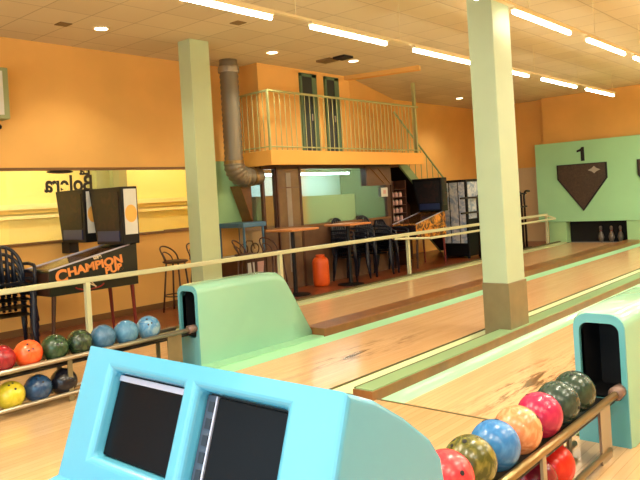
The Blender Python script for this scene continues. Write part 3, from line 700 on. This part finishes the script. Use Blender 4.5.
# dark recess right of the kitchen with jar shelf
bm = NB(); box(bm, 11.85, 13.6, 9.0, 9.1, 0, 2.19); struct('wall_recess', bm, 'darkwood')  # dark wood colour stands in for the recess being unlit
t = thing('jar_shelf', 'narrow dark shelf unit right of the kitchen holding pale jars', 'shelf', (12.08, 8.45, 0))
bm = NB(); box(bm, 11.87, 12.42, 8.6, 8.63, 0, 1.85); obj('back_panel', bm, 'darkwood', t)
for x in (11.87, 12.39): obj('side_panel', box(NB(), x, x+.03, 8.3, 8.6, 0, 1.85), 'darkwood', t)
for k in range(6): obj('shelf_board', box(NB(), 11.9, 12.39, 8.3, 8.6, .80+k*.17, .815+k*.17), 'darkwood', t)
jar = None
rows = ['bottom', 'second', 'third', 'fourth', 'top']; cols = ['left', 'middle', 'right']
for r_ in range(5):
    for c_ in range(3):
        loc = (11.99+c_*.15, 8.38, .815+r_*.17); lab = 'small pale jar, %s column of the %s row on the dark shelf' % (cols[c_], rows[r_])
        if jar is None:
            jar = thing('jar', lab, 'jar', loc, group='jars on the dark shelf')
            obj('jar_body', lathe(NB(), [(.036, 0), (.04, .01), (.04, .075), (.03, .09)], (0, 0, 0), 14), 'pink', jar, smooth=True, world=False)
            obj('jar_lid', lathe(NB(), [(.033, .09), (.033, .11), (0, .112)], (0, 0, 0), 14), 'steel', jar, smooth=True, world=False)
        else: dup(jar, loc, label=lab)

# ------------------------------------------------------------------ duct
t = thing('ventilation_duct', 'silver flexible ventilation duct running down from the ceiling with an elbow', 'duct', (7.55, 8.35, 1.95))
bm = NB(); pr = []; z = 2.22; k = 0
while z < CZ-.02:
    pr.append((.145 if k % 2 else .158, z)); z += .045; k += 1
pr.append((.15, CZ)); lathe(bm, pr, (7.56, 8.4, 0), 24); obj('duct_pipe', bm, 'duct', t, smooth=True)
obj('duct_collar', lathe(NB(), [(.17, 3.72), (.175, 3.74), (.175, 3.80), (.17, 3.82)], (7.56, 8.4, 0), 24), 'steel', t)
obj('duct_collar', lathe(NB(), [(.165, 2.2), (.168, 2.21), (.168, 2.26), (.165, 2.27)], (7.56, 8.4, 0), 24), 'brass', t)
pts = []; rr = []
for k in range(19):
    a = PI/2*k/18; pts.append((7.56+.22*(1-math.cos(a)), 8.4-.0*k, 2.22-.22*math.sin(a)-.0)); rr.append(.165 if k % 3 else .18)
for k in range(1, 9): pts.append((7.76+.045*k, 8.4, 2.0)); rr.append(.15 if k % 2 else .142)
obj('duct_elbow', tube(NB(), pts, rr, 20), 'duct', t, smooth=True)
obj('duct_collar', tube(NB(), [(7.92, 8.4, 2.0), (7.98, 8.4, 2.0)], .158, 20), 'brass', t)
simple('wedge_cabinet', prism(NB(), [(7.86, 1.86), (8.12, 1.86), (8.12, 1.2)], 'y', 8.62, 8.88), 'brown', 'brown wooden wedge bracket on the green wall below the duct', 'bracket', (8.0, 8.75, 1.2), bevel=.006)

# ------------------------------------------------------------------ wall unit at top left
t = thing('wall_unit', 'grey framed wall unit cut by the left edge, high on the orange wall', 'wall unit', (3.75, 8.8, 2.8))
obj('unit_case', box(NB(), 3.2, 4.03, 8.68, 8.9, 2.82, 3.48), 'grey_green', t, bevel=.01)
obj('unit_panel', box(NB(), 3.24, 3.95, 8.665, 8.68, 2.87, 3.43), 'white', t)
obj('cable_knob', lathe(NB(), [(0, -.05), (.04, -.03), (.045, 0), (.02, .03), (0, .035)], (3.93, 8.82, 2.74), 14), 'black', t, smooth=True)

# ------------------------------------------------------------------ furniture
def plastic_chair(label, loc, rz, group):
    t = thing('stacking_chair', label, 'chair', (0, 0, 0), 0, group)
    bm = NB(); n = 8   # seat, slightly dished
    g = [[bm.verts.new((-.22+.44*i/n, -.22+.44*j/n, .43-.018*math.sin(PI*i/n)*math.sin(PI*j/n))) for j in range(n+1)] for i in range(n+1)]
    for i in range(n):
        for j in range(n): bm.faces.new((g[i][j], g[i+1][j], g[i+1][j+1], g[i][j+1]))
    r = bmesh.ops.solidify(bm, geom=bm.faces[:], thickness=.018)
    obj('seat', bm, 'navy', t, smooth=True, world=False)
    # rounded hoop back with slats (back at -x)
    hoop = []
    for k in range(21):
        a = PI*k/20; hoop.append((-.22-.10*math.sin(a)**.7, .23*math.cos(a)*1.02, .44+.42*math.sin(a)**.75))
    obj('back_frame', tube(NB(), hoop, .022, 8), 'navy', t, smooth=True, world=False)
    for y in (-.13, -.065, 0, .065, .13):
        zt = .44+.42*(1-(y/.235)**2)**.37
        obj('back_slat', tube(NB(), [(-.215, y, .44), (-.275, y, .62), (-.31, y, zt-.01)], [.02, .018, .016], 6), 'navy', t, smooth=True, world=False)
    for s in (-1, 1):
        obj('armrest', tube(NB(), [(-.26, s*.245, .64), (-.1, s*.26, .65), (.12, s*.26, .64), (.22, s*.245, .60), (.22, s*.235, .43)], .02, 8), 'navy', t, smooth=True, world=False)
        obj('leg', tube(NB(), [(.2, s*.2, .43), (.25, s*.24, 0)], [.026, .018], 8), 'navy', t, smooth=True, world=False)
        obj('leg', tube(NB(), [(-.2, s*.2, .43), (-.27, s*.24, 0)], [.026, .018], 8), 'navy', t, smooth=True, world=False)
    t.location = loc; t.rotation_euler = (0, 0, rz); return t
ch = None
def stack(x, y, rz, n, dz, where, group, tb='of the stack'):
    global ch
    ordn = ['lowest', 'second-lowest', 'middle', 'second-highest']
    for k in range(n):
        nm = 'topmost' if k == n-1 else (ordn[k] if n == 5 or k < 2 else 'second-highest')
        lab = 'black plastic chair, %s %s %s' % (nm, tb, where)
        if ch is None: ch = plastic_chair(lab, (x, y, k*dz), rz, group)
        else: dup(ch, (x+.004*k, y, k*dz), rz, label=lab, group=group)
stack(3.52, 7.92, -PI/2-.2, 5, .088, 'at the left edge by the orange wall', 'chairs stacked by the left wall')
stack(9.98, 7.98, -PI/2+.1, 5, .075, 'nearest the gas bottle', 'chairs stacked by the kitchen')
stack(10.72, 7.98, -PI/2+-.12, 5, .075, 'in the middle before the kitchen', 'chairs stacked by the kitchen')
stack(11.38, 8.0, -PI/2+.06, 4, .075, 'at the kitchen end by the jars', 'chairs stacked by the kitchen')

def stool(label, loc, rz):
    t = thing('bar_stool', label, 'stool', (0, 0, 0), 0, 'bentwood bar stools')
    obj('seat', lathe(NB(), [(0, .725), (.16, .725), (.19, .74), (.19, .755), (.17, .765), (0, .762)], (0, 0, 0), 24), 'darkwood', t, world=False)
    for k in range(4):
        a = PI/4+k*PI/2; c, s = math.cos(a), math.sin(a)
        obj('leg', tube(NB(), [(c*.14, s*.14, .73), (c*.22, s*.22, 0)], .014, 8), 'darkwood', t, smooth=True, world=False)
    obj('foot_ring', tube(NB(), [(.192*math.cos(2*PI*k/20), .192*math.sin(2*PI*k/20), .24) for k in range(20)], .010, 6, closed=True), 'darkwood', t, world=False)
    hoop = [(-.17*math.cos(-.0)+(.0), 0, 0)]
    pts = []
    for k in range(25):
        a = PI*k/24; pts.append((-.06-.15*math.sin(a), .2*math.cos(a), .76+.22*math.sin(a)**.6))
    obj('back_hoop', tube(NB(), pts, .012, 8), 'darkwood', t, smooth=True, world=False)
    pts = []
    for k in range(17):
        a = PI*k/16; pts.append((-.1-.09*math.sin(a), .1*math.cos(a), .76+.13*math.sin(a)**.6))
    obj('inner_hoop', tube(NB(), pts, .009, 8), 'darkwood', t, smooth=True, world=False)
    t.location = loc; t.rotation_euler = (0, 0, rz); return t
st = stool('bentwood bar stool in front of the orange wall, just left of the green column', (6.28, 8.42, 0), -1.15)
dup(st, (6.78, 8.42, 0), -1.3, label='bentwood bar stool partly hidden behind the green column')
dup(st, (7.3, 7.95, 0), -1.0, label='bentwood bar stool just right of the green column')
dup(st, (7.76, 7.80, 0), -1.4, label='bentwood bar stool in front of the blue-topped vending cabinet')
def bar_table(label, x, y, w, group='bar tables before the kitchen'):
    t = thing('bar_table', label, 'table', (x, y, 0), 0, group)
    obj('tabletop', box(NB(), x-w, x+w, y-.3, y+.3, 1.06, 1.095), 'tabletop', t, bevel=.01)
    obj('pedestal', tube(NB(), [(x, y, .03), (x, y, 1.06)], .035, 12), 'black', t)
    obj('base', lathe(NB(), [(0, 0), (.24, 0), (.24, .015), (.05, .04), (0, .04)], (x, y, 0), 24), 'black', t)
bar_table('wood-topped bar table with black pedestal before the brown kitchen door', 8.14, 7.72, .33)
bar_table('wood-topped bar table between the gas bottle and the stacked chairs', 9.45, 7.6, .30)
# gas bottle
t = thing('gas_bottle', 'orange gas bottle standing in front of the kitchen wall', 'gas bottle', (9.17, 8.05, 0))
obj('bottle_body', lathe(NB(), [(0, 0), (.13, 0), (.145, .03), (.15, .1), (.15, .42), (.14, .47), (.10, .51), (0, .52)], (9.17, 8.05, 0), 24), 'gas', t, smooth=True)
obj('bottle_collar', lathe(NB(), [(.08, .50), (.082, .55), (.075, .555), (.07, .51)], (9.17, 8.05, 0), 20), 'gas', t)
obj('valve', tube(NB(), [(9.17, 8.05, .49), (9.17, 8.05, .54)], .02, 8), 'brass', t)
# toy vending cabinet
t = thing('vending_cabinet', 'small glass-sided vending cabinet with a blue top and bicycle-like toy', 'vending cabinet', (7.75, 8.45, 0))
X0, X1, Ya, Yb = 7.52, 7.98, 8.22, 8.84
obj('cabinet_base', box(NB(), X0, X1, Ya, Yb, 0, .66), 'darkwood', t)
obj('cabinet_top', box(NB(), X0-.03, X1+.03, Ya-.03, Yb+.03, 1.16, 1.24), 'blue', t, bevel=.012)
for x in (X0, X1-.03):
    for y in (Ya, Yb-.03): obj('corner_post', box(NB(), x, x+.03, y, y+.03, .66, 1.16), 'blue', t)
for (a, b, c, d) in ((X0+.01, X1-.01, Ya+.008, Ya+.012), (X0+.008, X0+.012, Ya+.01, Yb-.01)): obj('side_glass', box(NB(), a, b, c, d, .66, 1.16), 'glass', t)
obj('back_board', box(NB(), X0+.03, X1-.03, Yb-.02, Yb-.01, .66, 1.16), 'orange', t)
obj('side_board', box(NB(), X1-.02, X1-.01, Ya+.02, Yb-.03, .68, 1.16), 'wainscot', t)
obj('display_floor', box(NB(), X0+.02, X1-.02, Ya+.02, Yb-.02, .66, .68), 'white', t)
ty = thing('toy_bicycle', 'small brown wheeled toy inside the blue-topped vending cabinet', 'toy', (7.75, 8.45, .68))
for (x, y) in ((7.66, 8.40), (7.86, 8.34)): obj('wheel', tube(NB(), [(x+.09*math.cos(2*PI*k/20), y, .79+.09*math.sin(2*PI*k/20)) for k in range(20)], .012, 6, closed=True), 'darkwood', ty)
obj('toy_frame', tube(NB(), [(7.66, 8.40, .79), (7.72, 8.38, .93), (7.82, 8.36, .92), (7.86, 8.34, .79)], .012, 6), 'darkwood', ty)
for i, x in enumerate((7.56, 7.78)):
    obj('sticker', box(NB(), x, x+.15, Ya-.006, Ya, .35, .58), ['white', 'pink'][i], t)

# pinball machines (local frame: near side at y=0, player end at x=0, machine runs to +x; backbox at the far end)
def pinball(name_label, cabm, front_m, sidearts, label_text=True):
    t = thing('pinball_machine', name_label, 'pinball machine', (0, 0, 0))
    Lc = 1.18
    bm = NB(); prism(bm, [(0, .62), (0, .90), (.02, .92), (Lc, 1.14), (Lc, .62)], 'y', .08, .66); obj('cabinet', bm, cabm, t, world=False, bevel=.006)
    obj('front_panel', box(NB(), -.012, 0, .09, .65, .63, .89), front_m, t, world=False)
    bm = NB(); prism(bm, [(.0, .915), (Lc-.1, 1.125), (Lc-.1, 1.14), (0, .93)], 'y', .07, .095); obj('side_rail', bm, 'silver', t, world=False)
    bm = NB(); prism(bm, [(.0, .915), (Lc-.1, 1.125), (Lc-.1, 1.14), (0, .93)], 'y', .645, .67); obj('side_rail', bm, 'silver', t, world=False)
    bm = NB(); prism(bm, [(.05, .925), (Lc-.25, 1.095), (Lc-.25, 1.10), (.05, .93)], 'y', .10, .64); obj('playfield_glass', bm, 'playglass', t, world=False)
    bb = obj('backbox', prism(NB(), [(0, 1.14), (.60, 1.14), (.74, 1.86), (0, 1.86)], 'x', Lc-.24, Lc), 'black', t, world=False, bevel=.008)
    obj('backglass', prism(NB(), [(.05, 1.33), (.59, 1.33), (.68, 1.80), (.05, 1.80)], 'x', Lc-.248, Lc-.24), 'art_dark', bb, world=False)
    obj('display_panel', box(NB(), Lc-.252, Lc-.24, .06, .56, 1.18, 1.31), mat('display_blue', rgb(30, 46, 88), .35), bb, world=False)
    obj('side_art', box(NB(), Lc-.20, Lc-.02, -.006, 0, 1.26, 1.83), sidearts, bb, world=False)
    bm = NB(); lathe(bm, [(0, 0), (.085, 0), (.085, .004), (0, .004)], (0, 0, 0), 24); bmesh.ops.scale(bm, vec=(1, 1.3, 1), verts=bm.verts)
    bmesh.ops.rotate(bm, cent=(0, 0, 0), matrix=Matrix.Rotation(PI/2, 3, 'X'), verts=bm.verts); bmesh.ops.translate(bm, vec=(Lc-.11, -.007, 1.52), verts=bm.verts)
    obj('art_emblem', bm, sidearts if sidearts == 'art_red' else 'orange_bright', bb, world=False)
    for (x, y, zt) in ((.06, .11, .66), (.06, .63, .66), (Lc-.08, .11, .66), (Lc-.08, .63, .66)):
        obj('leg', tube(NB(), [(x, y, zt), (x+(-.05 if x < .5 else .03), y, .0)], [.028, .018], 6), 'cabfront' if x < .5 else 'rope', t, world=False)
    return t
P1 = pinball('pinball machine nearest the rail with orange and cream lettering on its side', 'cab', 'cabfront', 'white')
# lettering on the near side, local frame, follows the slope of the cabinet
sl = math.atan2(.22, 1.18)
def PM(x, z, sc=1, a=0):
    r = (math.cos(sl+a)*sc, 0, math.sin(sl+a)*sc); u = (-math.sin(sl+a), 0, math.cos(sl+a))
    m = Matrix.Identity(4)
    for i in range(3): m[i][0] = r[i]; m[i][1] = u[i]; m[i][2] = (0, -1, 0)[i]
    m.translation = (x, .0785, z); return m
text_mesh('side_lettering', 'C', .20, 'txt', PM(.155, .775, 1.05, -.05), P1, bold=.008, local=True)
text_mesh('side_lettering', 'HAMPION', .135, 'txt', PM(.60, .875, 1.22, -.06), P1, bold=.006, local=True)
text_mesh('side_lettering', 'PUB', .12, 'txt', PM(.84, .812, 1.15, -.06), P1, bold=.006, local=True)
text_mesh('side_lettering', 'the', .07, 'txtw', PM(.62, 1.0, 1.2, -.08), P1, bold=.003, local=True)
bm = NB(); tube(bm, [(.50+.19*math.cos(a), .078, .70+.055*math.sin(a)) for a in [PI+.15+(PI-.3)*k/14 for k in range(15)]], .009, 6); obj('side_swash', bm, 'logo_red', P1, world=False)
bm = NB(); tube(bm, [(.42, .078, .66), (.50, .078, .76), (.58, .078, .66)], .008, 6); tube(bm, [(.42, .078, .75), (.58, .078, .67)], .008, 6); obj('side_figure', bm, 'txtw', P1, world=False)
P1.location = (3.81, 7.40, 0)
t = thing('game_backbox', 'dark game backbox with round emblem, against the yellow window behind the lettered pinball machine', 'game backbox', (4.8, 8.5, 1.2))
x_ = 3.74+1.18
b_ = obj('backbox_case', prism(NB(), [(8.16, 1.17), (8.76, 1.17), (8.88, 1.87), (8.16, 1.87)], 'x', x_-.24, x_), 'black', t, bevel=.008)
obj('backglass', prism(NB(), [(8.21, 1.36), (8.74, 1.36), (8.82, 1.81), (8.21, 1.81)], 'x', x_-.248, x_-.24), 'art_dark', b_)
obj('display_panel', box(NB(), x_-.252, x_-.24, 8.22, 8.70, 1.21, 1.34), mat('display_blue', rgb(30, 46, 88), .35), b_)
obj('side_art', box(NB(), x_-.20, x_-.02, 8.154, 8.16, 1.29, 1.84), 'white', b_)
bm = NB(); lathe(bm, [(0, 0), (.085, 0), (.085, .004), (0, .004)], (0, 0, 0), 24); bmesh.ops.scale(bm, vec=(1, 1.3, 1), verts=bm.verts)
bmesh.ops.rotate(bm, cent=(0, 0, 0), matrix=Matrix.Rotation(PI/2, 3, 'X'), verts=bm.verts); bmesh.ops.translate(bm, vec=(x_-.11, 8.153, 1.54), verts=bm.verts)
obj('art_emblem', bm, 'orange_bright', b_)
obj('wall_bracket', box(NB(), x_-.18, x_-.04, 8.70, 8.9, 1.02, 1.17), 'blackmetal', t)
P3 = pinball('pinball machine with orange side art under the stairs', 'art_orange', 'art_red', 'art_red'); P3.location = (11.78, 7.60, 0)

# drinks machine beside it
t = thing('drinks_machine', 'tall black drinks machine with pale blue panels beside the far pinball machine', 'vending machine', (14.1, 7.95, 0))
obj('case', box(NB(), 13.8, 14.4, 7.6, 8.28, .05, 1.80), 'black', t, bevel=.012)
for k, (a, b) in enumerate(((7.65, 7.80), (7.83, 8.03), (8.06, 8.23))):
    obj('front_panel', box(NB(), 13.788, 13.8, a, b, .35, 1.74), 'vend_blue', t)
obj('side_panel', box(NB(), 13.85, 14.35, 7.59, 7.6, .9, 1.74), 'vend_blue', t)
for (x, y) in ((13.85, 7.65), (14.35, 7.65), (13.85, 8.23), (14.35, 8.23)): obj('foot', tube(NB(), [(x, y, 0), (x, y, .06)], .03, 8), 'black', t)
# black tubular stand
t = thing('tubular_barrier', 'black tubular barrier with curved post tops behind the guard rail', 'barrier', (15.3, 7.42, 0))
for z in (1.38, 1.05): obj('cross_bar', tube(NB(), [(13.2, 7.42, z), (16.55, 7.42, z)], .022, 8), 'blackmetal', t)
for x, s in ((13.95, 1), (14.4, -1), (16.25, -1), (16.42, 1)):
    pts = [(x, 7.42, 0), (x, 7.42, 1.3)]+[(x+s*.16*(1-math.cos(PI/2*k/8)), 7.42, 1.3+.14*math.sin(PI/2*k/8)) for k in range(1, 9)]+[(x+s*.32, 7.42, 1.43)]
    obj('curved_post', tube(NB(), pts, .028, 8), 'blackmetal', t, smooth=True)
obj('base_plate', box(NB(), 16.15, 16.5, 7.32, 7.55, 0, .03), 'blackmetal', t)

# ------------------------------------------------------------------ light from the real openings and the sky
w_ = bpy.data.worlds.new('World'); bpy.context.scene.world = w_; w_.use_nodes = True
bg = w_.node_tree.nodes['Background']; sky = w_.node_tree.nodes.new('ShaderNodeTexSky'); sky.sky_type = 'NISHITA'
sky.sun_disc = False; sky.sun_elevation = math.radians(35)
w_.node_tree.links.new(sky.outputs[0], bg.inputs[0]); bg.inputs[1].default_value = .12
lamp('window_daylight', 'AREA', (-4.3, 1.75, 2.1), 2.4, 420, (.62, .86, 1), rot=(0, -PI/2, 0), sy=11.4)

# ------------------------------------------------------------------ camera and view
cd = bpy.data.cameras.new('Camera'); cam = bpy.data.objects.new('Camera', cd); C.objects.link(cam)
cd.sensor_fit = 'HORIZONTAL'; cd.sensor_width = 36; cd.lens = F/640*36; cd.shift_y = (CY-240)/640; cd.clip_start = .05; cd.clip_end = 200
cam.matrix_world = Matrix.Translation((0, 0, HC)) @ R.to_4x4()
sc = bpy.context.scene; sc.camera = cam
vs_ = sc.view_settings; vs_.view_transform = 'Standard'; vs_.look = 'None'; vs_.gamma = 1; vs_.use_curve_mapping = False; vs_.exposure = -.22
